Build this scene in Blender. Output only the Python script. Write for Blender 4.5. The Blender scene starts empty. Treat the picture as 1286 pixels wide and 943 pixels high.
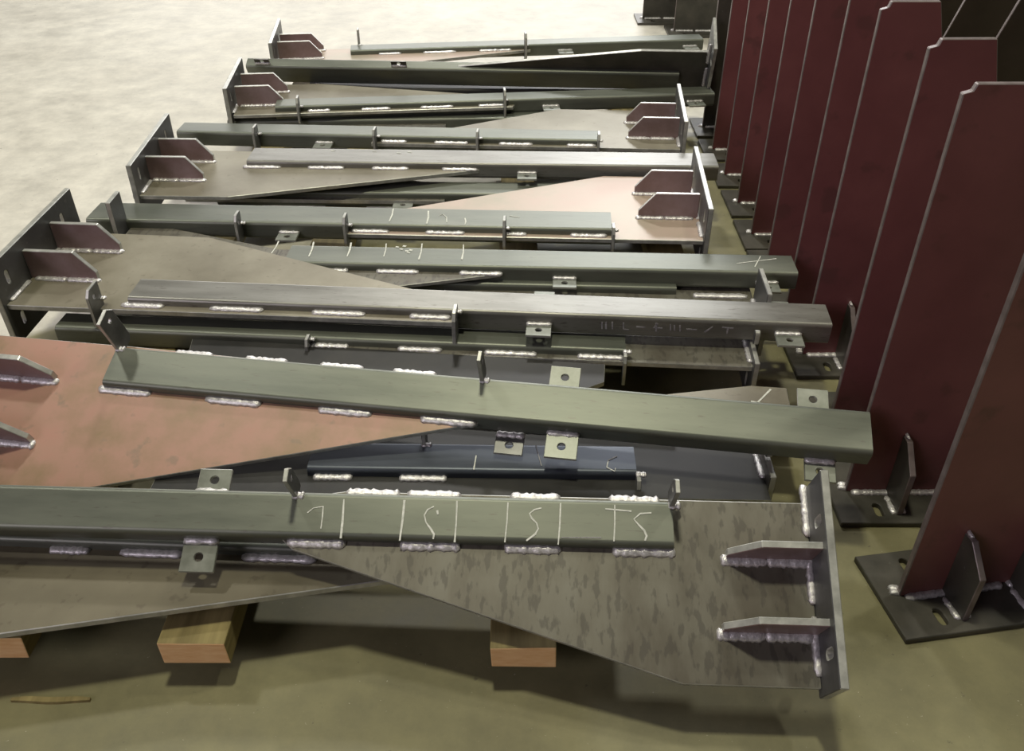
import bpy, bmesh, math, random
from mathutils import Vector, Matrix
random.seed(7)
R = math.radians
scene = bpy.context.scene
COL = scene.collection

# ------------------------------------------------------------------ camera
CAM_H, PITCH, FPX = 1.30, R(36.0), 1130.0
cam_d = bpy.data.cameras.new('camera')
cam_d.sensor_fit = 'HORIZONTAL'; cam_d.sensor_width = 36.0
cam_d.lens = 36.0 * FPX / 1286.0
cam_d.clip_start = 0.02
cam = bpy.data.objects.new('camera', cam_d); COL.objects.link(cam)
cam.location = (0, 0, CAM_H); cam.rotation_euler = (R(90) - PITCH, 0, 0)
scene.camera = cam

# ------------------------------------------------------------------ world, lamps, exposure
world = bpy.data.worlds.new('hall_ambient'); scene.world = world
world.use_nodes = True
world.node_tree.nodes['Background'].inputs[0].default_value = (0.90, 0.82, 0.88, 1)
world.node_tree.nodes['Background'].inputs[1].default_value = 0.045


def area(name, loc, target, sx, sy, power, col):
    d = bpy.data.lights.new(name, 'AREA'); d.shape = 'RECTANGLE'
    d.size = sx; d.size_y = sy; d.energy = power; d.color = col
    o = bpy.data.objects.new(name, d); COL.objects.link(o); o.location = loc
    o.rotation_euler = (Vector(target) - Vector(loc)).to_track_quat('-Z', 'Y').to_euler()
    return o


area('ceiling_lamp', (-0.3, 1.5, 6.0), (-0.3, 1.5, 0), 0.4, 0.4, 150, (1.0, 0.97, 0.74))
area('ceiling_lamp', (3.4, 2.6, 6.0), (0.5, 2.2, 0), 0.4, 0.4, 60, (1.0, 0.97, 0.80))
area('ceiling_lamp', (-3.4, 3.6, 6.0), (-1.0, 3.6, 0), 0.4, 0.4, 95, (1.0, 0.98, 0.88))
area('ceiling_lamp', (-0.5, 7.0, 6.0), (-0.5, 7.0, 0), 0.6, 0.6, 230, (1.0, 0.98, 0.92))
area('ceiling_lamp', (2.0, 12.5, 6.0), (1.0, 6.0, 0), 2.2, 1.0, 330, (0.97, 0.98, 1.0))
area('far_glare_fill', (-2.0, 21.5, 3.6), (-0.5, 4.0, 0), 14, 6.5, 1300, (1.0, 0.98, 0.96))  # added unseen area light: glare on the far floor and tube tops
area('rear_side_fill', (-4.5, -3.2, 3.6), (0.6, 1.6, 0.4), 3.0, 2.0, 110, (0.98, 0.88, 1.0))  # added soft purplish fill from behind left, for front faces and shadow tint

scene.view_settings.view_transform = 'Standard'
scene.view_settings.look = 'None'
scene.view_settings.gamma = 1.0
scene.view_settings.exposure = 0.0
scene.view_settings.use_curve_mapping = False


# ------------------------------------------------------------------ materials
def mat(name, c1, c2, metal=0.0, rough=(0.4, 0.6), scale=6.0, speck=None, bump=0.0, detail=6.0, c3=None, stretch=(1, 1, 1)):
    m = bpy.data.materials.new(name); m.use_nodes = True
    nt = m.node_tree; N = nt.nodes; L = nt.links; b = N['Principled BSDF']
    tc = N.new('ShaderNodeTexCoord'); mp = N.new('ShaderNodeMapping'); mp.inputs['Scale'].default_value = stretch
    oi = N.new('ShaderNodeObjectInfo'); vm = N.new('ShaderNodeVectorMath'); vm.operation = 'ADD'
    ml = N.new('ShaderNodeMath'); ml.operation = 'MULTIPLY'; ml.inputs[1].default_value = 40.0
    L.new(oi.outputs['Random'], ml.inputs[0])
    L.new(tc.outputs['Object'], mp.inputs[0]); L.new(mp.outputs[0], vm.inputs[0]); L.new(ml.outputs[0], vm.inputs[1])
    n = N.new('ShaderNodeTexNoise'); n.inputs['Scale'].default_value = scale; n.inputs['Detail'].default_value = detail
    n.inputs['Roughness'].default_value = 0.6
    L.new(vm.outputs[0], n.inputs['Vector'])
    cr = N.new('ShaderNodeValToRGB'); cr.color_ramp.elements[0].position = 0.34; cr.color_ramp.elements[1].position = 0.68
    cr.color_ramp.elements[0].color = (*c1, 1); cr.color_ramp.elements[1].color = (*c2, 1)
    if c3:
        e = cr.color_ramp.elements.new(0.52); e.color = (*c3, 1)
    L.new(n.outputs['Fac'], cr.inputs[0])
    out = cr.outputs[0]
    if speck:
        s = N.new('ShaderNodeTexNoise'); s.inputs['Scale'].default_value = speck[0]; s.inputs['Detail'].default_value = 4
        L.new(vm.outputs[0], s.inputs['Vector'])
        r2 = N.new('ShaderNodeValToRGB'); r2.color_ramp.elements[0].position = speck[2]; r2.color_ramp.elements[1].position = speck[2] + 0.08
        r2.color_ramp.elements[0].color = (0, 0, 0, 1); r2.color_ramp.elements[1].color = (speck[3],) * 3 + (1,)
        L.new(s.outputs['Fac'], r2.inputs[0])
        mx = N.new('ShaderNodeMix'); mx.data_type = 'RGBA'
        L.new(r2.outputs[0], mx.inputs[0]); L.new(out, mx.inputs[6]); mx.inputs[7].default_value = (*speck[1], 1)
        out = mx.outputs[2]
    L.new(out, b.inputs['Base Color'])
    b.inputs['Metallic'].default_value = metal
    mr = N.new('ShaderNodeMapRange'); mr.inputs[3].default_value = rough[0]; mr.inputs[4].default_value = rough[1]
    L.new(n.outputs['Fac'], mr.inputs[0]); L.new(mr.outputs[0], b.inputs['Roughness'])
    if bump:
        bp = N.new('ShaderNodeBump'); bp.inputs['Strength'].default_value = bump; bp.inputs['Distance'].default_value = 0.002
        L.new(n.outputs['Fac'], bp.inputs['Height']); L.new(bp.outputs[0], b.inputs['Normal'])
    return m


MT = {}
MT['tube'] = mat('mill_scale_steel', (0.118, 0.128, 0.104), (0.185, 0.195, 0.158), 0.45, (0.35, 0.5), 5, (60, (0.10, 0.088, 0.075), 0.62, 0.5), stretch=(0.5, 3, 3))
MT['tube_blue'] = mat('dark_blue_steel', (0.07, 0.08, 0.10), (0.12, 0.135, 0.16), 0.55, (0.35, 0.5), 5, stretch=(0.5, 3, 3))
MT['tube_light'] = mat('worn_light_steel', (0.18, 0.175, 0.155), (0.28, 0.275, 0.25), 0.55, (0.32, 0.46), 9, (70, (0.10, 0.08, 0.07), 0.63, 0.6), stretch=(0.5, 3, 3))
MT['plate'] = mat('mottled_grey_plate', (0.115, 0.102, 0.078), (0.20, 0.192, 0.158), 0.3, (0.38, 0.55), 7, (62, (0.06, 0.053, 0.045), 0.53, 0.5), detail=10, c3=(0.165, 0.154, 0.122), stretch=(1.4, 0.5, 1))
MT['plate_tan'] = mat('tan_oiled_plate', (0.17, 0.15, 0.105), (0.30, 0.275, 0.21), 0.3, (0.36, 0.5), 4, (50, (0.12, 0.10, 0.07), 0.64, 0.4))
MT['plate_pink'] = mat('pinkish_rust_plate', (0.27, 0.185, 0.105), (0.42, 0.215, 0.165), 0.1, (0.35, 0.5), 6, (26, (0.19, 0.16, 0.11), 0.62, 0.5), c3=(0.39, 0.225, 0.165))
MT['plate_rose'] = mat('pale_rose_plate', (0.37, 0.32, 0.24), (0.46, 0.34, 0.28), 0.15, (0.36, 0.5), 5, c3=(0.44, 0.345, 0.275))
MT['gusset'] = mat('heat_tinted_steel', (0.22, 0.145, 0.135), (0.34, 0.25, 0.255), 0.2, (0.38, 0.5), 10)
MT['end'] = mat('grey_end_plate', (0.085, 0.085, 0.085), (0.15, 0.15, 0.15), 0.45, (0.38, 0.52), 8, (60, (0.22, 0.22, 0.22), 0.66, 0.5))
MT['edge'] = mat('saw_cut_edge', (0.36, 0.36, 0.33), (0.55, 0.55, 0.51), 0.45, (0.3, 0.42), 40)
MT['weld'] = mat('bright_weld', (0.55, 0.53, 0.53), (0.88, 0.86, 0.86), 0.45, (0.25, 0.42), 190, bump=0.6)
MT['tab'] = mat('pale_zinc_tab', (0.17, 0.18, 0.15), (0.27, 0.28, 0.245), 0.45, (0.36, 0.5), 25)
MT['fin'] = mat('grey_lug_steel', (0.12, 0.12, 0.115), (0.22, 0.22, 0.215), 0.5, (0.36, 0.5), 18)
MT['red'] = mat('maroon_primer', (0.165, 0.056, 0.058), (0.23, 0.082, 0.082), 0.0, (0.40, 0.54), 4, (14, (0.12, 0.05, 0.048), 0.60, 0.6), c3=(0.198, 0.068, 0.069))
MT['red_brown'] = mat('brown_primer', (0.168, 0.064, 0.060), (0.228, 0.09, 0.082), 0.0, (0.40, 0.54), 4, (14, (0.12, 0.055, 0.045), 0.60, 0.6))
MT['red_edge'] = mat('primed_edge', (0.15, 0.12, 0.115), (0.24, 0.20, 0.195), 0.3, (0.4, 0.5), 30)
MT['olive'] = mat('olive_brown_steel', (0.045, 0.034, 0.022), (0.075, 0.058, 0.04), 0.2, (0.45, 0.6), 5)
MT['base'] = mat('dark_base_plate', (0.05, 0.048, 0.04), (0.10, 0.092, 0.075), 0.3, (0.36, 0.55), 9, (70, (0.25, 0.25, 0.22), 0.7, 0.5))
MT['chalk'] = mat('white_chalk', (0.52, 0.53, 0.47), (0.80, 0.80, 0.74), 0.0, (0.8, 0.9), 120)
MT['chalk_faint'] = mat('faint_chalk', (0.24, 0.23, 0.23), (0.46, 0.45, 0.45), 0.0, (0.8, 0.9), 160)


def wood_mat():
    m = bpy.data.materials.new('pine_timber'); m.use_nodes = True
    nt = m.node_tree; N = nt.nodes; L = nt.links; b = N['Principled BSDF']
    tc = N.new('ShaderNodeTexCoord'); mp = N.new('ShaderNodeMapping'); mp.inputs['Scale'].default_value = (6, 0.6, 6)
    L.new(tc.outputs['Object'], mp.inputs[0])
    w = N.new('ShaderNodeTexNoise'); w.inputs['Scale'].default_value = 9; w.inputs['Detail'].default_value = 8
    L.new(mp.outputs[0], w.inputs['Vector'])
    cr = N.new('ShaderNodeValToRGB')
    cr.color_ramp.elements[0].position = 0.3; cr.color_ramp.elements[0].color = (0.15, 0.115, 0.04, 1)
    cr.color_ramp.elements[1].position = 0.7; cr.color_ramp.elements[1].color = (0.31, 0.25, 0.10, 1)
    L.new(w.outputs['Fac'], cr.inputs[0]); L.new(cr.outputs[0], b.inputs['Base Color'])
    b.inputs['Roughness'].default_value = 0.75
    return m


MT['dark'] = mat('gap_shade_black', (0.018, 0.017, 0.016), (0.04, 0.038, 0.034), 0.2, (0.45, 0.6), 9)  # near-black colour that paints shade into the gaps between arms
MT['plate_brown'] = mat('brown_oiled_plate', (0.10, 0.085, 0.052), (0.17, 0.148, 0.098), 0.25, (0.38, 0.52), 4, (50, (0.07, 0.055, 0.035), 0.62, 0.5))
MT['wood'] = wood_mat()
MT['wood_end'] = mat('fresh_cut_timber', (0.80, 0.47, 0.22), (0.90, 0.60, 0.32), 0.0, (0.7, 0.85), 30, stretch=(1, 1, 5))


def floor_mat():
    m = bpy.data.materials.new('concrete_floor'); m.use_nodes = True
    nt = m.node_tree; N = nt.nodes; L = nt.links; b = N['Principled BSDF']
    tc = N.new('ShaderNodeTexCoord')

    def noise(s, d, rgh=0.6):
        n = N.new('ShaderNodeTexNoise'); n.inputs['Scale'].default_value = s; n.inputs['Detail'].default_value = d
        n.inputs['Roughness'].default_value = rgh; L.new(tc.outputs['Object'], n.inputs['Vector']); return n

    def ramp(src, p0, c0, p1, c1):
        r = N.new('ShaderNodeValToRGB'); e = r.color_ramp.elements
        e[0].position = p0; e[0].color = (*c0, 1); e[1].position = p1; e[1].color = (*c1, 1)
        L.new(src, r.inputs[0]); return r

    def mix(f, a, bb, mode='MIX'):
        x = N.new('ShaderNodeMix'); x.data_type = 'RGBA'; x.blend_type = mode
        if isinstance(f, float): x.inputs[0].default_value = f
        else: L.new(f, x.inputs[0])
        L.new(a, x.inputs[6]); L.new(bb, x.inputs[7]); return x.outputs[2]
    nl = noise(1.3, 8); nm = noise(7, 8, 0.7); ns = noise(140, 3)
    bare = ramp(nl.outputs['Fac'], 0.3, (0.54, 0.51, 0.44), 0.7, (0.70, 0.67, 0.59))
    coat = ramp(nl.outputs['Fac'], 0.32, (0.180, 0.163, 0.080), 0.68, (0.245, 0.228, 0.118))
    # boundary of the sealed (khaki) floor bay: a straight joint running obliquely under the stack
    sx = N.new('ShaderNodeSeparateXYZ'); L.new(tc.outputs['Object'], sx.inputs[0])
    mm = N.new('ShaderNodeMath'); mm.operation = 'MULTIPLY_ADD'; mm.inputs[1].default_value = -0.72; L.new(sx.outputs['X'], mm.inputs[0]); L.new(sx.outputs['Y'], mm.inputs[2])
    mr = N.new('ShaderNodeMapRange'); mr.inputs[1].default_value = 2.86; mr.inputs[2].default_value = 2.90
    L.new(mm.outputs[0], mr.inputs[0])
    c = mix(mr.outputs[0], coat.outputs[0], bare.outputs[0])
    mot = ramp(nm.outputs['Fac'], 0.3, (0.72, 0.72, 0.72), 0.7, (1.15, 1.15, 1.15))
    c = mix(1.0, c, mot.outputs[0], 'MULTIPLY')
    sp = ramp(ns.outputs['Fac'], 0.70, (0, 0, 0), 0.75, (0.8, 0.8, 0.8))
    wh = N.new('ShaderNodeRGB'); wh.outputs[0].default_value = (0.5, 0.48, 0.38, 1)
    c = mix(sp.outputs[0], c, wh.outputs[0])
    dk = ramp(noise(60, 3).outputs['Fac'], 0.26, (0.6, 0.6, 0.6), 0.31, (0, 0, 0))
    bk = N.new('ShaderNodeRGB'); bk.outputs[0].default_value = (0.07, 0.06, 0.04, 1)
    c = mix(dk.outputs[0], c, bk.outputs[0])
    L.new(c, b.inputs['Base Color'])
    rr = N.new('ShaderNodeMapRange'); rr.inputs[3].default_value = 0.42; rr.inputs[4].default_value = 0.66
    L.new(nm.outputs['Fac'], rr.inputs[0]); L.new(rr.outputs[0], b.inputs['Roughness'])
    bp = N.new('ShaderNodeBump'); bp.inputs['Strength'].default_value = 0.25; bp.inputs['Distance'].default_value = 0.003
    L.new(nm.outputs['Fac'], bp.inputs['Height']); L.new(bp.outputs[0], b.inputs['Normal'])
    return m


MT['floor'] = floor_mat()
MT['wall'] = mat('pale_hall_cladding', (0.42, 0.41, 0.38), (0.5, 0.49, 0.46), 0.0, (0.6, 0.8), 2)

# ------------------------------------------------------------------ geometry helpers
CP, SP = math.cos(PITCH), math.sin(PITCH)
EYE = Vector((0, 0, CAM_H))


def ray(px, py):
    a = (px - 643) / FPX; b = (471.5 - py) / FPX
    return Vector((a, CP + b * SP, -SP + b * CP))


def at(px, py, z):
    r = ray(px, py); return EYE + r * ((z - CAM_H) / r.z)


def link(name, me, parent=None, loc=None):
    o = bpy.data.objects.new(name, me); COL.objects.link(o)
    if parent: o.parent = parent
    if loc: o.location = loc
    return o


def mesh_from(bm, name, mats, bevel=None):
    bmesh.ops.recalc_face_normals(bm, faces=bm.faces)
    me = bpy.data.meshes.new(name); bm.to_mesh(me); bm.free()
    for m in mats: me.materials.append(m)
    return me


def bevelled(o, w=0.0012, seg=1):
    md = o.modifiers.new('bevel', 'BEVEL'); md.width = w; md.segments = seg
    md.limit_method = 'ANGLE'; md.angle_limit = R(40)
    return o


def prism(name, outline, holes, t, fmap, mats, parent, bevel=0.0012):
    """A flat piece: outline (and holes) in its own plane, extruded by t; fmap(a, b, c) gives the point in the thing's frame."""
    bm = bmesh.new(); edges = []
    for loop in [outline] + holes:
        vs = [bm.verts.new((a, b, 0)) for a, b in loop]
        for i in range(len(vs)): edges.append(bm.edges.new((vs[i], vs[(i + 1) % len(vs)])))
    bmesh.ops.triangle_fill(bm, use_beauty=True, use_dissolve=False, edges=edges, normal=(0, 0, 1))
    ext = bmesh.ops.extrude_face_region(bm, geom=bm.faces[:])
    top = [g for g in ext['geom'] if isinstance(g, bmesh.types.BMVert)]
    for v in top: v.co.z = t
    for f in bm.faces:
        zs = [v.co.z for v in f.verts]
        f.material_index = 1 if (max(zs) - min(zs) > 1e-6 and len(mats) > 1) else 0
    for v in bm.verts: v.co = Vector(fmap(v.co.x, v.co.y, v.co.z))
    o = link(name, mesh_from(bm, name, mats), parent)
    if bevel: bevelled(o, bevel)
    return o


def circle(cx, cy, r, n=12):
    return [(cx + r * math.cos(2 * math.pi * i / n), cy + r * math.sin(2 * math.pi * i / n)) for i in range(n)]


def slot(cx, cy, w, l, n=5):
    """stadium hole, long in b"""
    r = w / 2; h = l / 2 - r; pts = []
    for i in range(n + 1):
        a = math.pi * i / n; pts.append((cx + r * math.cos(a), cy + h + r * math.sin(a)))
    for i in range(n + 1):
        a = math.pi + math.pi * i / n; pts.append((cx + r * math.cos(a), cy - h + r * math.sin(a)))
    return pts


def rrect(y0, y1, z0, z1, r, n=4):
    pts = []
    for cy, cz, a0 in ((y1 - r, z1 - r, 0), (y0 + r, z1 - r, 90), (y0 + r, z0 + r, 180), (y1 - r, z0 + r, 270)):
        for i in range(n + 1):
            a = R(a0 + 90 * i / n); pts.append((cy + r * math.cos(a), cz + r * math.sin(a)))
    return pts


def tube_mesh(x0, x1, w, h, m):
    bm = bmesh.new()
    po = rrect(0, w, -h, 0, 0.010); pi = rrect(0.005, w - 0.005, -h + 0.005, -0.005, 0.006)
    rings = [[bm.verts.new((x, a, b)) for a, b in p] for p in (po, pi) for x in (x0, x1)]
    n = len(po)
    for i in range(n):
        j = (i + 1) % n
        bm.faces.new((rings[0][i], rings[0][j], rings[1][j], rings[1][i]))
        bm.faces.new((rings[2][j], rings[2][i], rings[3][i], rings[3][j]))
        bm.faces.new((rings[0][j], rings[0][i], rings[2][i], rings[2][j]))
        bm.faces.new((rings[1][i], rings[1][j], rings[3][j], rings[3][i]))
    me = mesh_from(bm, 'tube', [m])
    for p in me.polygons: p.use_smooth = True
    me.set_sharp_from_angle(angle=R(50))
    return me


def weld_mesh(length, seed, r=0.0088):
    rnd = random.Random(seed); bm = bmesh.new(); n = max(6, int(length / 0.0055)); prev = None
    for i in range(n + 1):
        x = length * i / n; k = r * (0.82 + 0.36 * rnd.random())
        if i in (0, n): k *= 0.65
        ring = [bm.verts.new((x + rnd.uniform(-.0012, .0012), k * 1.2 * math.cos(a), k * 0.8 * math.sin(a) - 0.001)) for a in [math.pi * q / 4 for q in range(5)]]
        if prev:
            for q in range(4): bm.faces.new((prev[q], prev[q + 1], ring[q + 1], ring[q]))
            bm.faces.new((prev[4], prev[0], ring[0], ring[4]))
        else: bm.faces.new(ring)
        prev = ring
    bm.faces.new(prev)
    me = mesh_from(bm, 'weld_bead', [MT['weld']])
    for p in me.polygons: p.use_smooth = True
    return me


WELD = [weld_mesh(0.10, s) for s in range(5)]
WELDS = [weld_mesh(0.06, 20 + s, 0.0062) for s in range(3)]


def weld(parent, p, length, axis='x', short=False, tilt=0):
    """a weld bead starting at local point p, running along local axis"""
    me = random.choice(WELDS if short else WELD); base = 0.06 if short else 0.10
    o = link('weld_bead', me, parent, p); o.scale = (length / base, 1, 1)
    if axis == 'y': o.rotation_euler = (0, 0, R(90))
    elif axis == '-y': o.rotation_euler = (0, 0, R(-90))
    if tilt: o.rotation_euler.x = tilt
    return o


def ribbon(parent, pts, w, fmap, m, h=0.0006):
    """a chalk stroke: a thin raised strip along local 2D points"""
    bm = bmesh.new(); P = [Vector(p) for p in pts]; prev = None; n = len(P)
    for i in range(n):
        d = (P[min(i + 1, n - 1)] - P[max(i - 1, 0)]).normalized(); nrm = Vector((-d.y, d.x))
        k = w * 0.5 * random.uniform(0.6, 1.25)
        a = P[i] + nrm * k; b = P[i] - nrm * k
        cur = [bm.verts.new(fmap(a.x, a.y, 0)), bm.verts.new(fmap(b.x, b.y, 0)), bm.verts.new(fmap(b.x, b.y, h)), bm.verts.new(fmap(a.x, a.y, h))]
        if prev:
            for q in range(4): bm.faces.new((prev[q], prev[(q + 1) % 4], cur[(q + 1) % 4], cur[q]))
        else: bm.faces.new(cur)
        prev = cur
    bm.faces.new(prev)
    return link('chalk_mark', mesh_from(bm, 'chalk_mark', [m]), parent)


def empty(name, mw, label, cat, group=None):
    o = bpy.data.objects.new(name, None); COL.objects.link(o); o.matrix_world = mw
    o.empty_display_size = 0.05; o['label'] = label; o['category'] = cat
    if group: o['group'] = group
    return o


PT = 0.012          # plate thickness
PZ = -0.019         # top of the tapered plate below the tube's top


class Arm:
    """A fabricated bracket arm lying on the stack: slotted tube over a tapered plate with an end plate and two gussets.
    Local frame: x along the tube, y across it (0 = edge towards the viewer), z = 0 at the tube's top."""

    def __init__(s, p1, p2, z1, z2, roll, w, label, h=0.05, tube='tube'):
        a = at(*p1, z1); b = at(*p2, z2); s.o = a; s.w = w; s.h = h
        s.u = (b - a).normalized(); v = Vector((0, 0, 1)).cross(s.u).normalized(); n = s.u.cross(v)
        r = R(roll); s.v = v * math.cos(r) + n * math.sin(r); s.n = s.u.cross(s.v)
        m = Matrix((s.u, s.v, s.n)).transposed().to_4x4(); m.translation = a
        s.root = empty('bracket_arm', m, label, 'bracket arm', 'fabricated bracket arms stacked on timbers')
        s.tm = MT[tube]

    def loc(s, px, py, zl):
        r = ray(px, py); t = s.n.dot(s.o + s.n * zl - EYE) / s.n.dot(r)
        q = EYE + r * t - s.o; return q.dot(s.u), q.dot(s.v)

    def front(s, px, py, yl):
        r = ray(px, py); t = s.v.dot(s.o + s.v * yl - EYE) / s.v.dot(r)
        q = EYE + r * t - s.o; return q.dot(s.u), q.dot(s.n)

    def fx(s, px, py, zl=0): return s.loc(px, py, zl)[0]

    def tube(s, x0, x1):
        s.x0, s.x1 = x0, x1
        o = link('tube', tube_mesh(x0, x1, s.w, s.h, s.tm), s.root)
        md = o.modifiers.new('weighted_normal', 'WEIGHTED_NORMAL'); md.keep_sharp = True; md.weight = 90
        return s

    def plate(s, poly, m, t=PT):
        prism('tapered_plate', poly, [], t, lambda a, b, c: (a, b, PZ - t + c), [MT[m], MT['edge']], s.root)

    def endplate(s, xn, xf, yn, yf, side, up=0.10, down=0.105, thick=0.012, m='end', slots=True):
        """end plate standing across the plate's end from (xn, yn) to (xf, yf); side +1: beyond +x"""
        L = math.hypot(yf - yn, xf - xn); dx, dy = (xf - xn) / L, (yf - yn) / L
        nx, ny = dy * side, -dx * side

        def fm(a, b, c): return (xn + dx * a + nx * c, yn + dy * a + ny * c, PZ + b)
        hs = []
        if slots:
            for a in ((0.055, L - 0.075) if L > 0.2 else ()):
                for b in (0.052, -0.062): hs.append(slot(a, b, 0.015, 0.036))
        prism('end_plate', [(0, -down), (L, -down), (L, up), (0, up)], hs, thick, fm, [MT[m], MT['edge']], s.root, 0.0015)
        # fillet weld along the joint
        k = int(L / 0.11)
        for i in range(k):
            o = link('weld_bead', random.choice(WELD), s.root, (xn + dx * (0.03 + i * 0.11) - nx * 0.003, yn + dy * (0.03 + i * 0.11), PZ + 0.001))
            o.scale = (0.9, 0.7, 0.7); o.rotation_euler = (0, 0, math.atan2(dy, dx))

    def gusset(s, xj, y, side, L=0.16, hg=0.07, t=0.012, m='gusset', wm=True, ch=0.045):
        """side +1: the end plate is at +x of the gusset"""
        d = -side
        pts = [(0, 0), (d * L, 0), (d * L, hg * 0.28), (d * (L - ch), hg), (0, hg)]
        prism('gusset', pts, [], t, lambda a, b, c: (xj + a, y + c, PZ + b), [MT[m], MT['edge']], s.root, 0.0012)
        if wm:
            x0 = xj - L - 0.008 if side > 0 else xj + 0.012
            weld(s.root, (x0, y - 0.003, PZ), (L - 0.004) * 0.5); weld(s.root, (x0 + (L - 0.004) * 0.5, y - 0.003, PZ), (L - 0.004) * 0.5)

    def stitch(s, spans, y='f'):
        """stitch welds between tube and plate: spans of pixel pairs on the near (or far) tube edge"""
        for xa, xb, py in spans:
            yy = -0.003 if y == 'f' else s.w + 0.003
            a = s.fx(xa, py, PZ); b = s.fx(xb, py, PZ)
            weld(s.root, (a, yy, PZ), b - a)

    def stitchx(s, spans, y='b'):
        for a, b in spans:
            weld(s.root, (a, -0.003 if y == 'f' else s.w + 0.003, PZ), b - a)

    def tab(s, px, py, side='f', sz=0.056, ln=0.052, z=-0.026, m='tab', lift=0):
        x = s.loc(px, py, z)[0]; t = 0.006
        y0 = 0 if side == 'f' else s.w; d = -1 if side == 'f' else 1
        o = prism('mounting_tab', [(x - sz / 2, y0), (x + sz / 2, y0), (x + sz / 2, y0 + d * ln), (x - sz / 2, y0 + d * ln)],
                  [circle(x, y0 + d * ln * 0.55, 0.0075)], t, lambda a, b, c: (a, b, z - t + c + lift * abs(b - y0)), [MT[m], MT['edge']], s.root, 0.001)
        weld(o, (x - sz / 2, y0 + d * 0.003, z), sz, short=True)
        return o

    def lug(s, px, py, side='f', zb=-0.05, zt=0.03, wd=0.042, m='fin', t=0.008, x=None):
        """upright drilled lug on the tube's side; pixel at its foot on the tube's top edge"""
        if x is None: x = s.fx(px, py, 0)
        y0 = 0 if side == 'f' else s.w - 0.012; d = -1 if side == 'f' else 1
        pts = [(0, zb), (d * wd * 0.85, zb), (d * wd, zb + 0.012), (d * wd, zt - 0.016), (d * wd * 0.75, zt), (0, zt)]
        hs = [circle(d * wd * 0.55, zt - 0.024, 0.006, 10)] if zt - zb > 0.05 else []
        o = prism('drilled_lug', pts, hs, t, lambda a, b, c: (x + c, y0 + a, b), [MT[m], MT['edge']], s.root, 0.001)
        w = weld(o, (x - 0.001, y0 + d * 0.004 + (0.0), max(zb, -0.001)), 0.02, short=True)
        return o

    def chalk(s, pxs, m='chalk', w=0.0035):
        ribbon(s.root, [s.loc(px, py, 0.0) for px, py in pxs], w, lambda a, b, c: (a, b, 0.0002 + c), MT[m])

    def chalk_front(s, pxs, m='chalk_faint', w=0.004):
        ribbon(s.root, [s.front(px, py, 0.0) for px, py in pxs], w, lambda a, b, c: (a, -0.0002 - c, b), MT[m])


# ------------------------------------------------------------------ the setting
def floor():
    bm = bmesh.new()
    vs = [bm.verts.new(p) for p in ((-14, -4, 0), (14, -4, 0), (14, 24, 0), (-14, 24, 0), (-14, -4, -.1), (14, -4, -.1), (14, 24, -.1), (-14, 24, -.1))]
    for f in ((0, 1, 2, 3), (7, 6, 5, 4), (0, 4, 5, 1), (1, 5, 6, 2), (2, 6, 7, 3), (3, 7, 4, 0)): bm.faces.new([vs[i] for i in f])
    o = link('floor', mesh_from(bm, 'floor', [MT['floor']])); o['kind'] = 'structure'


def wall(name, lo, hi):
    bm = bmesh.new(); bmesh.ops.create_cube(bm, size=1.0)
    for v in bm.verts: v.co = Vector([(lo[i] + hi[i]) / 2 + v.co[i] * (hi[i] - lo[i]) for i in range(3)])
    o = link(name, mesh_from(bm, name, [MT['wall']])); o['kind'] = 'structure'


floor()
wall('wall_back', (-14, 24, 0), (14, 24.2, 7.5))
wall('wall_left', (-14.2, -4, 0), (-14, 24.2, 7.5))
wall('wall_right', (14, -4, 0), (14.2, 24.2, 7.5))


# ------------------------------------------------------------------ timbers
def timber(x0, x1, y0, y1, z0, z1, label, jitter=0.0, end='wood_end', name='timber_bearer'):
    bm = bmesh.new()
    cx, cy, cz = (x0 + x1) / 2, y0, z0
    j = lambda: random.uniform(-jitter, jitter)
    vs = [bm.verts.new((x - cx + j(), y - cy, z - cz + j())) for z in (z0, z1) for y in (y0, y1) for x in (x0, x1)]
    for f in ((0, 1, 3, 2), (4, 6, 7, 5), (0, 4, 5, 1), (2, 3, 7, 6), (0, 2, 6, 4), (1, 5, 7, 3)):
        fc = bm.faces.new([vs[i] for i in f]); fc.material_index = 0
    for f in bm.faces:
        c = f.calc_center_median()
        if (abs(c.y) < 1e-3 or abs(c.y - (y1 - y0)) < 1e-3) and (y1 - y0) > (x1 - x0): f.material_index = 1
        if (x1 - x0) > (y1 - y0) and abs(abs(c.x) - (x1 - x0) / 2) < 0.01: f.material_index = 1
    o = link(name, mesh_from(bm, name, [MT['wood'], MT[end]]), None, (cx, cy, cz))
    bevelled(o, 0.002, 2); o['label'] = label; o['category'] = 'timber'; o['group'] = 'timbers under the stack'
    return o


timber(-0.571, -0.462, 0.918, 3.9, 0.05, 0.10, 'pine bearer with whole orange sawn end under the front arms, left of centre', 0.002)
timber(-0.034, 0.072, 0.909, 3.9, 0.05, 0.10, 'pine bearer whose sawn end shows under the slanting edge of the front arm plate', 0.002)
timber(-0.90, -0.795, 0.928, 3.9, 0.05, 0.10, 'pine bearer with its orange sawn end cut off by the left picture edge', 0.002)
timber(0.38, 0.48, 2.15, 3.9, 0.05, 0.10, 'pine bearer hidden in the dark under the right ends of the arms', 0.002)
timber(-1.0, 0.60, 1.50, 1.60, 0.0, 0.05, 'pine sleeper flat on the floor across under the near half of the stack', name='timber_sleeper')
timber(-1.0, 0.60, 3.30, 3.40, 0.0, 0.05, 'pine sleeper flat on the floor across under the far half of the stack', name='timber_sleeper')

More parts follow.
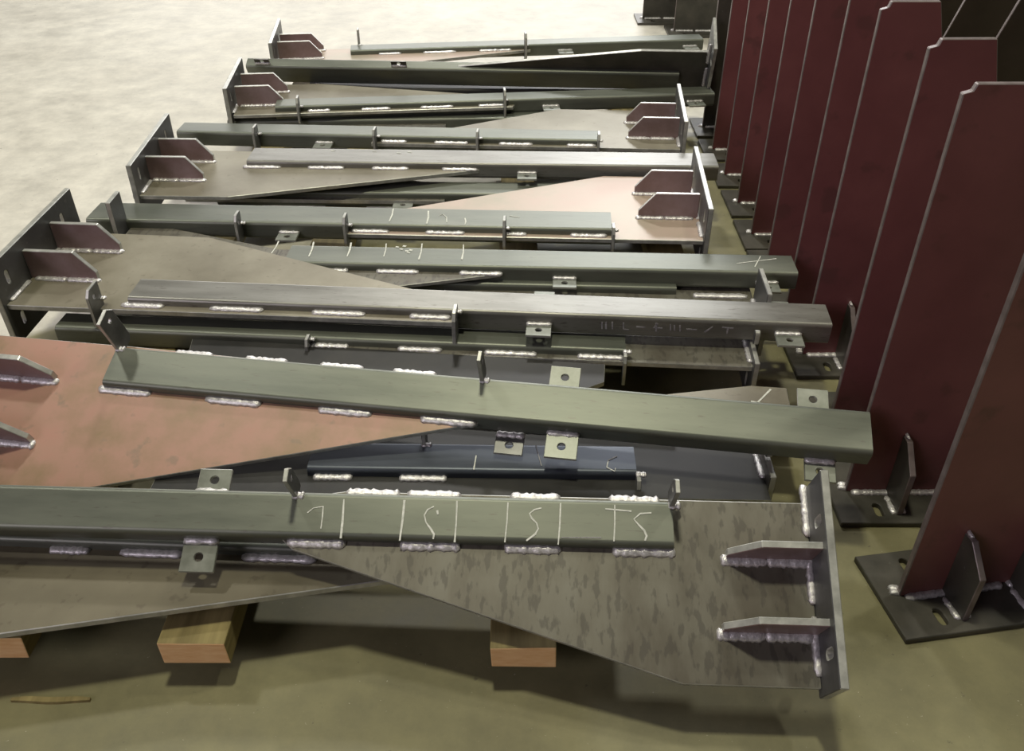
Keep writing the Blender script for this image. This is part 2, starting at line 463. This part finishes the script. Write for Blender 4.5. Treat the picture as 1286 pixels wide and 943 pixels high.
# ------------------------------------------------------------------ bracket arms, front to back
# lowest arm at the front left, its bare plate under the first chalked arm
a = Arm((0, 676), (420, 692), .160, .160, 0, .09, 'lower arm at front left, dark grey-brown tapered plate lying under the chalk-marked front arm')
a.tube(a.fx(-300, 665), a.fx(760, 706))
e = a.loc(-330, 800, PZ)[0]
kn = a.loc(-75, 806, PZ); tp = a.loc(610, 706, PZ)
a.plate([(e, kn[1] - .002), kn, (tp[0], -.004), (tp[0] + .02, .02), (tp[0] + .02, a.w + .005), (e, a.w + .02)], 'plate_brown')
a.stitch([(70, 120, 680), (155, 235, 687), (305, 400, 697)])
a.endplate(e, e, kn[1] - .02, a.w + .04, -1)
for y in (-.03, -.17): a.gusset(e, y, -1)

# front arm with chalk marks
a = Arm((0, 664), (845, 687), .225, .222, 27, .079, 'front arm nearest the viewer, grey mottled plate at right, chalk S marks on its tube')
a.tube(a.fx(-240, 640), a.fx(847, 686))
tp = a.loc(366, 691, PZ); kn = a.loc(858, 859, PZ)
en, ef = a.loc(1032, 865, PZ), a.loc(1012, 632, PZ)
a.plate([(tp[0] - .03, .01), (tp[0], tp[1] + .002), kn, en, (ef[0], a.w + .008), (a.fx(430, 622), a.w + .008), (tp[0] - .03, a.w - .01)], 'plate')
a.endplate(en[0], ef[0] + .002, en[1] - .012, a.w + .035, 1, up=.085, down=.018, thick=.014)
for py in (700, 793):
    x, y = a.loc(1031, py, PZ); a.gusset(x, y - .006, 1, L=.155, hg=.066)
a.stitch([(360, 434, 686), (503, 578, 688), (634, 705, 691), (770, 848, 696)])
a.stitchx([(a.fx(432, 622), a.fx(500, 622)), (a.fx(510, 623), a.fx(578, 623)), (a.fx(640, 624), a.fx(704, 624)), (a.fx(766, 626), a.fx(830, 626))])
a.tab(250, 695, 'f', .058, .056)
a.lug(368, 622, 'b', -.01, .075, .03)
a.lug(840, 626, 'b', -.01, .07, .03)
a.tab(270, 600, 'b', .056, .045)
for x0, y0, x1, y1 in ((432, 627, 428, 676), (508, 628, 502, 679), (574, 629, 571, 681), (638, 631, 634, 681), (704, 632, 701, 684), (772, 634, 771, 680)):
    a.chalk([(x0, y0), ((x0 + x1) / 2 + .6, (y0 + y1) / 2), (x1, y1)], w=.0032)
a.chalk([(386, 644), (394, 638), (406, 636), (405, 650), (403, 664)], w=.0022)
a.chalk([(545, 636), (537, 640), (533, 647), (535, 656), (541, 664), (545, 671), (544, 677)], w=.0028)
a.chalk([(549, 641), (550, 646)], w=.004)
a.chalk([(680, 638), (671, 640), (665, 645), (668, 651), (674, 657), (676, 664), (672, 671), (661, 679)], w=.0028)
a.chalk([(818, 644), (804, 645), (796, 652), (802, 659), (809, 666), (812, 673), (810, 679)], w=.0028)
a.chalk([(760, 639), (793, 642)], w=.0028)
a.chalk([(705, 675), (755, 675)], 'chalk_faint', w=.0016)

# blue-grey arm low between front arm and pink arm
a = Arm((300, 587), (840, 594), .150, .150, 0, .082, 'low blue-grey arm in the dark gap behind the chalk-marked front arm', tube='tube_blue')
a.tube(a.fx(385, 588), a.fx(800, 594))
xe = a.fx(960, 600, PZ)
a.plate([(a.fx(200, 590, PZ), -.05), (xe, -.05), (xe, .20), (xe - .15, .20), (a.fx(200, 590, PZ), .09)], 'dark')  # plate widened in near-black, painting shade over the bearer and gap
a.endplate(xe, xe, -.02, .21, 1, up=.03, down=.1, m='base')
a.lug(530, 560, 'b', -.03, .05, .03)
a.lug(799, 594, 'f', -.05, .0, .03)
a.stitchx([(a.fx(390, 596), a.fx(440, 596)), (a.fx(500, 597), a.fx(560, 597))], 'f')
a.chalk([(598, 572), (595, 590)], w=.002)
a.chalk([(775, 573), (764, 578), (762, 587), (772, 592), (773, 588)], w=.002)
a.chalk([(673, 560), (680, 585)], 'chalk_faint', w=.002)

# pinkish arm
a = Arm((126, 481), (1097, 570), .225, .232, 22, .092, 'second arm from the front, pinkish rusty tapered plate at left and long green-grey tube')
a.tube(a.fx(127, 481), a.fx(1097, 570))
tp = a.loc(597, 539, PZ); kn = a.loc(78, 618, PZ); b0 = a.loc(0, 612, PZ)
xe = -.335
a.plate([(xe, b0[1] - .004), kn, (tp[0], -.003), (tp[0] + .02, .02), (tp[0] + .02, a.w), (.03, a.w + .012), (xe, a.w + .012)], 'plate_pink')
a.endplate(xe, xe, kn[1] - .02, a.w + .03, -1, down=.05)
x, y = a.loc(70, 478, PZ); a.gusset(x - .165, y, -1, L=.165)
x, y = a.loc(40, 557, PZ); a.gusset(x - .175, y, -1, L=.175)
a.stitch([(125, 192, 489), (258, 330, 502), (400, 468, 516), (528, 598, 529)])
a.stitchx([(.12, .2), (.27, .36), (.43, .52), (.58, .67)])
a.tab(705, 560, 'f', .062, .056)
a.tab(639, 560, 'f', .056, .045, z=-.052, m='fin')
a.tab(1030, 590, 'f', .056, .045, z=-.04)
a.tab(710, 470, 'b', .060, .056)
a.tab(1021, 498, 'b', .058, .052)
a.lug(152, 424, 'b', -.02, .09, .05)
a.lug(604, 472, 'b', -.01, .075, .03)

# dark low arm with a tapered plate under the pink arm's tube
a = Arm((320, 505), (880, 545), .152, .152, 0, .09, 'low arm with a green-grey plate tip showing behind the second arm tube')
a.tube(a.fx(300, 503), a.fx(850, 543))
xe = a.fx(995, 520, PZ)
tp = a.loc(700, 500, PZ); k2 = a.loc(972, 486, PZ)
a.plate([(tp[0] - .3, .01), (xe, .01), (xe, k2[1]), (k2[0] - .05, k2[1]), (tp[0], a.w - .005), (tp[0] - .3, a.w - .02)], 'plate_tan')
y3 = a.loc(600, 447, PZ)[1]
a.plate([(a.fx(230, 470, PZ), a.w + .004), (tp[0] - .31, a.w + .004), (tp[0] - .02, a.w + .004), (a.fx(760, 455, PZ), a.w + .09), (a.fx(760, 455, PZ), y3), (a.fx(230, 440, PZ), y3)], 'dark')  # extra near-black sheet standing in for deep shade in the gap
for st in (((968, 489), (959, 498), (949, 508)), ((943, 504), (958, 507), (976, 512))):
    ribbon(a.root, [a.loc(px, py, PZ) for px, py in st], .004, lambda p, q, c: (p, q, PZ + .0002 + c), MT['chalk'])
a.tab(930, 484, 'b', .058, .05)
a.lug(600, 490, 'b', -.04, .01, .03)

# third arm: big end plate at left
a = Arm((215, 376), (1046, 408), .210, .205, 2, .090, 'third arm from the front, large end plate at left edge, chalk writing on tube side', h=.055, tube='tube_light')
a.tube(a.fx(160, 373), a.fx(1046, 408))
en = a.loc(22, 374, PZ); kn = a.loc(263, 298, PZ); tp = a.loc(541, 357, PZ)
a.plate([(-.392, -.022), (.66, -.022), (.68, .03), (tp[0] + .03, a.w - .003), (tp[0] - .01, a.w + .012), kn, (-.392, kn[1] + .004)], 'plate_tan', t=.013)
a.endplate(-.392, -.392, -.035, .375, -1, up=.105, down=.11, thick=.014)
a.gusset(-.392, .10, -1, L=.168, hg=.075); a.gusset(-.392, .238, -1, L=.168, hg=.075)
a.stitch([(158, 212, 376), (268, 336, 380), (395, 462, 386), (516, 568, 392)])
a.tab(677, 405, 'f', .058, .05); a.tab(990, 420, 'f', .060, .05)
a.tab(684, 366, 'b', .050, .045); a.tab(975, 378, 'b', .055, .04)
a.lug(570, 391, 'f', -.125, .018, .05, t=.009)
a.lug(124, 373, 'f', -.06, .045, .055)
wr = [[(756, 404), (756, 413)], [(761, 404), (761, 413)], [(769, 404), (769, 413)], [(783, 405), (783, 413), (790, 414)], [(799, 410), (810, 411)],
      [(826, 406), (821, 411), (832, 412)], [(824, 405), (824, 416)], [(842, 407), (842, 415)], [(847, 408), (847, 415)], [(854, 408), (854, 416)],
      [(862, 413), (875, 414)], [(885, 417), (895, 410)], [(907, 411), (921, 412)], [(914, 412), (913, 419)]]
for st in wr: a.chalk_front(st, w=.0034)

# low arm with right-hand end plate between second and third arm
a = Arm((390, 424), (785, 440), .150, .150, 0, .07, 'low arm between second and third arm, weld-lined tube and end plate rising at right')
a.tube(a.fx(70, 408), a.fx(786, 440))
xe = a.fx(942, 447, PZ); kn = a.fx(800, 430, PZ)
a.plate([(a.fx(420, 426, PZ), -.018), (xe, -.018), (xe, .19), (xe - .15, .19), (a.fx(420, 426, PZ), .065)], 'plate')
a.endplate(xe, xe, -.03, .20, 1, up=.018, down=.1)
a.stitch([(398, 445, 417), (505, 560, 421), (612, 676, 424), (726, 782, 429)])
a.lug(386, 424, 'f', -.06, .01, .03); a.lug(783, 440, 'f', -.08, .0, .03)
a.tab(296, 427, 'f', .056, .045, m='fin')

# fourth arm
a = Arm((345, 329), (1003, 343), .190, .190, 0, .098, 'fourth arm from the front, chalk-lined grey tube reaching almost to the red plates')
a.tube(a.fx(356, 329), a.fx(1003, 343))
tp = a.loc(628, 341, PZ); q = a.loc(526, 356, PZ)
bx = a.fx(152, 300, PZ)
a.plate([(bx, .10), (-.12, -.10), (q[0] - .18, q[1] - .05), q, (tp[0], -.003), (tp[0] + .02, .03), (tp[0] + .02, a.w), (-.02, a.w + .006), (bx, .25)], 'plate', t=.010)
a.endplate(a.fx(150, 300, PZ), a.fx(162, 284, PZ), a.loc(150, 300, PZ)[1], a.loc(162, 284, PZ)[1], -1, up=.105, down=.04)
a.stitch([(387, 440, 333), (475, 528, 335), (578, 632, 337)])
a.tab(709, 347, 'f', .060, .05); a.tab(962, 352, 'f', .056, .05)
a.tab(711, 303, 'b', .056, .04)
for x0, y0, x1, y1 in ((350, 303, 341, 318), (394, 304, 388, 322), (441, 305, 436, 322), (485, 306, 482, 322), (530, 306, 526, 326), (582, 307, 580, 326)):
    a.chalk([(x0, y0), ((x0 + x1) / 2 + 1, (y0 + y1) / 2), (x1, y1)], w=.004)
for px, py in ((499, 310), (504, 313), (511, 315), (513, 317), (508, 309), (516, 314)):
    a.chalk([(px - 2, py), (px + 2, py + .6)], w=.006)
a.chalk([(955, 322), (948, 335)], w=.003); a.chalk([(925, 331), (975, 325)], w=.003)

# low arm between third and fourth
a = Arm((430, 352), (860, 362), .152, .152, 0, .09, 'low dark arm hidden between third and fourth arm, bright weld near its right end')
a.tube(a.fx(420, 352), a.fx(850, 362))
xe = a.fx(945, 372, PZ)
a.plate([(a.fx(560, 355, PZ), -.05), (a.fx(760, 372, PZ), -.12), (xe, -.12), (xe, a.w + .01), (a.fx(560, 355, PZ), a.w + .01)], 'plate')
yn, yf = a.loc(944, 380, .05)[1], a.loc(916, 340, .05)[1]
a.endplate(xe, xe, yn + .012, yf - .012, 1, up=.085, down=.09, slots=False)
a.stitch([(868, 934, 360)])

# fifth arm: rose plate at right
a = Arm((110, 275), (769, 288), .195, .195, 0, .112, 'fifth arm from the front, pale rose plate with two gussets and end plate at right')
a.tube(a.fx(106, 276), a.fx(769, 288))
tp = a.loc(482, 258, PZ); kn = a.loc(758, 221, PZ); e1 = a.loc(882, 297, PZ); e2 = a.loc(874, 224, PZ)
a.plate([(a.fx(436, 284, PZ), -.02), (e1[0], -.02), (e2[0], kn[1]), kn, (tp[0], a.w + .004), (tp[0] - .05, a.w - .01), (a.fx(436, 284, PZ), .03)], 'plate_rose')
a.endplate(e1[0], e1[0] + .012, -.03, .40, 1, up=.098, down=.105, thick=.014)
a.gusset(e1[0], .115, 1, L=.165, hg=.072); a.gusset(e1[0], .272, 1, L=.165, hg=.072)
a.stitch([(444, 491, 284), (536, 585, 286), (636, 662, 289), (716, 762, 291)])
a.tab(365, 288, 'f', .056, .05); a.tab(381, 252, 'b', .052, .045)
a.lug(300, 279, 'f', -.05, .035, .04); a.lug(434, 282, 'f', -.05, .035, .04); a.lug(632, 286, 'f', -.05, .035, .04); a.lug(768, 288, 'f', -.05, .02, .04)
for x0, y0, x1, y1 in ((494, 262, 489, 278), (538, 265, 536, 281), (584, 274, 584, 282)):
    a.chalk([(x0, y0), ((x0 + x1) / 2 + 1, (y0 + y1) / 2), (x1, y1)], w=.004)
a.chalk([(551, 271), (556, 269), (561, 273), (561, 279)], w=.0025); a.chalk([(640, 271), (652, 273)], 'chalk', w=.0025)

# low arm between fifth and sixth
a = Arm((330, 240), (850, 246), .152, .152, 0, .09, 'low dark arm in the shadowed gap between fifth and sixth arm')
a.tube(a.fx(270, 239), a.fx(800, 245))
a.plate([(a.fx(240, 238, PZ), -.015), (a.fx(560, 243, PZ), -.015), (a.fx(560, 243, PZ), a.w + .01), (a.fx(240, 238, PZ), a.w + .25)], 'plate')
a.tab(510, 243, 'f', .06, .05)

# sixth arm: end plate left, plate tapering towards the viewer
a = Arm((312, 202), (903, 209), .205, .200, 0, .112, 'sixth arm from the front, grey plate with gussets and end plate at left', tube='tube_light')
a.tube(a.fx(309, 202), a.fx(903, 209))
tp = a.loc(602, 207, PZ); kn = a.loc(286, 247, PZ)
a.plate([(-.285, kn[1]), kn, (tp[0], -.003), (tp[0] + .02, .03), (tp[0] + .02, a.w), (-.03, a.w + .012), (-.285, a.w + .012)], 'plate_tan')
a.endplate(-.262, -.292, kn[1] - .015, .19, -1, up=.098, down=.10, thick=.014)
a.gusset(-.275, -.105, -1, L=.165, hg=.072); a.gusset(-.285, .035, -1, L=.165, hg=.072)
a.stitch([(310, 357, 203), (391, 436, 203), (470, 516, 204), (557, 601, 205)])
a.tab(662, 212, 'f', .060, .05); a.tab(858, 211, 'f', .056, .05)
a.tab(666, 184, 'b', .056, .04); 
for px, py in ((418, 189), (500, 192), (514, 191), (470, 190)): a.chalk([(px - 2, py), (px + 3, py + .5)], w=.004)

# seventh arm: plate right
a = Arm((222, 165), (752, 176), .195, .195, 0, .092, 'seventh arm from the front, lug-studded tube, tan plate and end plate at right')
a.tube(a.fx(221, 165), a.fx(752, 176))
tp = a.loc(545, 155, PZ); kn = a.loc(700, 137, PZ); e1 = a.loc(853, 181, PZ)
a.plate([(a.fx(470, 171, PZ), -.018), (e1[0], -.018), (e1[0], kn[1]), kn, (tp[0], a.w + .004), (a.fx(470, 171, PZ), .05)], 'plate_tan')
a.endplate(e1[0], e1[0] + .01, -.03, kn[1] + .004, 1, up=.098, down=.10, thick=.014)
a.gusset(e1[0], .075, 1, L=.165, hg=.07); a.gusset(e1[0], .215, 1, L=.165, hg=.07)
a.stitch([(482, 514, 171), (548, 590, 172), (628, 670, 173), (712, 748, 175)])
a.tab(409, 176, 'f', .06, .05)
for px, py in ((322, 167), (471, 170), (599, 173), (750, 176)): a.lug(px, py, 'f', -.05, .032, .045)

# eighth arm: plate left
a = Arm((380, 133), (898, 117), .200, .200, 0, .085, 'eighth arm from the front, bright-edged plate with end plate and two gussets at left')
a.tube(a.fx(345, 134), a.fx(898, 117))
xe = a.fx(292, 147, PZ); kn = a.loc(430, 117, PZ); tp = a.loc(640, 118, PZ)
a.plate([(xe, -.02), (tp[0], -.02), (tp[0] + .02, .03), (tp[0], a.w + .003), (kn[0] - .1, .30), (xe, .30)], 'plate_tan')
a.endplate(xe - .005, xe - .005, -.03, .33, -1, up=.098, down=.10, thick=.014)
a.gusset(xe, .075, -1, L=.165, hg=.07); a.gusset(xe, .215, -1, L=.165, hg=.07)
a.stitch([(388, 416, 134), (455, 491, 131), (528, 569, 129), (600, 632, 127)])
a.tab(691, 131, 'f', .062, .05); a.tab(868, 121, 'f', .062, .05)
a.lug(374, 134, 'f', -.05, .04, .045); a.lug(632, 126, 'f', -.06, .045, .045)

# low arms in the far gaps
a = Arm((390, 111), (880, 113), .152, .152, 0, .08, 'low dark arm in the shadow between eighth arm and rolled ninth arm', tube='dark')  # tube and plate take the near-black gap shade colour
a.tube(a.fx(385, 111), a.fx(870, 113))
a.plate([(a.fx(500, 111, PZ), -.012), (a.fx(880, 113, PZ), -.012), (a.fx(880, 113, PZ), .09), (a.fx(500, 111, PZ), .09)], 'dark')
a = Arm((290, 152), (780, 146), .152, .152, 0, .085, 'low grey-green arm under the front edge of the eighth arm, behind the seventh tube')
a.tube(a.fx(285, 152), a.fx(720, 147))
a.plate([(a.fx(400, 151, PZ), -.014), (a.fx(560, 149, PZ), -.014), (a.fx(560, 149, PZ), .09), (a.fx(400, 151, PZ), .09)], 'plate')

# ninth arm: rolled on its side, dark plate face turned to the viewer
a = Arm((345, 104), (890, 115), .150, .165, 116, .082, 'ninth arm rolled on its side, dark plate face towards the viewer, bright upper edge')
a.tube(a.fx(316, 103), a.fx(850, 114))
xe = a.fx(884, 115)
a.plate([(xe - .95, 0.0), (xe, 0.0), (xe, .172), (xe - .25, .172), (xe - .95, .080)], 'base')
a.endplate(xe, xe, -.02, .25, 1, up=.07, down=.09)
for px in (338, 505): a.tab(px, 102, 'b', .06, .026, z=-.012, m='base')
a.lug(395, 103, 'f', -.04, .0, .04)

# tenth arm: farthest
a = Arm((450, 63), (882, 49), .200, .200, 0, .085, 'tenth and farthest arm, rusty plate with two gussets and small end plate at left')
a.tube(a.fx(440, 63), a.fx(884, 49))
xe = a.fx(352, 71, PZ); kn = a.loc(540, 78, PZ); tp = a.loc(664, 58, PZ)
a.plate([(xe, kn[1]), (kn[0] - .1, kn[1]), (tp[0], -.003), (tp[0] + .02, .03), (tp[0], a.w), (xe, a.w + .012)], 'plate_rose')
a.endplate(xe - .005, xe - .005, kn[1] - .01, a.w + .14, -1, up=.098, down=.10, thick=.014)
a.gusset(xe, -.03, -1, L=.175, hg=.07); a.gusset(xe, .08, -1, L=.175, hg=.07)
a.stitch([(476, 504, 63), (531, 572, 60), (600, 640, 57)])
a.tab(708, 60, 'f', .062, .05); a.tab(862, 53, 'f', .062, .05)
a.lug(450, 52, 'b', -.02, .062, .05); a.lug(658, 56, 'f', -.06, .055, .045)


# ------------------------------------------------------------------ red uprights standing on their base plates
def upright(x, y, yaw, label, flip=False, m='red', lean=0.0, gus=True, group='primed uprights standing in a row at right'):
    mw = Matrix.Translation((x, y, 0)) @ Matrix.Rotation(R(yaw), 4, 'Z') @ Matrix.Rotation(R(lean), 4, 'Y')
    root = empty('steel_upright', mw, label, 'upright', group)
    W, T, HT, KN = 0.325, 0.115, 0.855, 0.17
    f = -1 if flip else 1
    b = 0.012
    pts = [(0, b), (f * W, b), (f * W, KN), (f * T, HT), (f * .018, HT), (f * .014, HT - .012), (0, HT - .016)]
    em = 'red_edge'
    prism('tapered_plate', pts, [], .012, lambda p, q, c: (p, c - .006, q), [MT[m], MT[em]], root, 0.0015)
    x0, x1 = -.035, W + .035
    hs = []
    for cx in (.05, W - .045):
        for cy in (-.06, .06): hs.append(slot(cx, cy, .017, .038))
    if flip: hs = [[(-p, q) for p, q in h][::-1] for h in hs]; x0, x1 = -x1, -x0
    prism('base_plate', [(x0, -.098), (x1, -.098), (x1, .098), (x0, .098)], hs, .012, lambda p, q, c: (p, q, c), [MT['base'], MT['base']], root, 0.0015)
    for gx in ((.088, .222) if gus else ()):
        gx *= f
        for sd in (-1, 1):
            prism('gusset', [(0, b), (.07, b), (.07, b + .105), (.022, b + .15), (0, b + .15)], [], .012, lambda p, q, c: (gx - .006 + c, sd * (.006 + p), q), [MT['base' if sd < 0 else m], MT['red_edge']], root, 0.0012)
        o = link('weld_bead', WELDS[0], root, (gx, -.012, b + .135)); o.rotation_euler = (0, R(-90), 0); o.scale = (.35, 1.2, 1)
        weld(root, (gx + .009, -.072, b), .05, 'y', short=True)
        weld(root, (gx - .009, -.072, b), .05, 'y', short=True)
    # weld along the foot of the plate
    for i in range(3): weld(root, (min(0, f * W) + .01 + i * .1, -.009, b), .09)
    o = link('weld_bead', WELDS[1], root, (f * -.004, -.004, b)); o.scale = (.4, 1.5, 1.4); o.rotation_euler.z = R(80)
    return root


ORD = ['', 'second', 'third', 'fourth', 'fifth', 'sixth', 'seventh', 'eighth', 'ninth', 'tenth', 'eleventh', 'twelfth']
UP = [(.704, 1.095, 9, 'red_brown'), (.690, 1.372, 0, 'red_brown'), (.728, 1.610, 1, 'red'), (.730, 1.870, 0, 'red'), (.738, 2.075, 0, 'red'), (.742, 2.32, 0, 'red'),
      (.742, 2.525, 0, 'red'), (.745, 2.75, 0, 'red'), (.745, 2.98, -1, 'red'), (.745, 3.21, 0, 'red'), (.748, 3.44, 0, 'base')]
for i, (x, y, yw, m) in enumerate(UP):
    if i == 0: lb = 'nearest maroon upright, rising out of the right picture edge from a large base plate'
    elif i == 1: lb = 'second maroon upright from the front, notched square top just inside the right edge'
    elif i == 10: lb = 'last and darkest upright of the maroon row, beside the far arm ends'
    else: lb = ORD[i] + ' maroon upright from the front in the right-hand row of standing plates'
    upright(x, y, yw, lb, m=m)
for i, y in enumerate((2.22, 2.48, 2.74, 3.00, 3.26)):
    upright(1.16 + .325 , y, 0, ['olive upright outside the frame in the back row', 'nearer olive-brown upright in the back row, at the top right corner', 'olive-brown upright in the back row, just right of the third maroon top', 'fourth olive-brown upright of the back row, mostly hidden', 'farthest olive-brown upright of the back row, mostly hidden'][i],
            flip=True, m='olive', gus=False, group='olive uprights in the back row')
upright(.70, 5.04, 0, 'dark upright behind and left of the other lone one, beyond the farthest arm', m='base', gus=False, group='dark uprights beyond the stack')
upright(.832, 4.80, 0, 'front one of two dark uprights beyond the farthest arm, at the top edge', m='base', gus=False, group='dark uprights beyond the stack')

# ------------------------------------------------------------------ small things on the floor
p0, p1 = at(15, 880, 0), at(114, 880, 0)
bm = bmesh.new()
n = 8; L = (p1 - p0).length
rows = []
for i in range(n + 1):
    t = i / n; k = .006 * (1 - .5 * abs(2 * t - 1) ** 3)
    rows.append([bm.verts.new((t * L, dy * k + .001 * math.sin(9 * t), z)) for dy, z in ((-1, 0), (1, 0), (.7, .006), (-.8, .005))])
for i in range(n):
    for q in range(4): bm.faces.new((rows[i][q], rows[i][(q + 1) % 4], rows[i + 1][(q + 1) % 4], rows[i + 1][q]))
bm.faces.new(rows[0]); bm.faces.new(rows[-1])
o = link('wood_sliver', mesh_from(bm, 'wood_sliver', [MT['wood']]), None, p0)
o.rotation_euler.z = math.atan2(p1.y - p0.y, p1.x - p0.x)
o['label'] = 'thin pale wood sliver lying on the floor at bottom left'; o['category'] = 'wood sliver'
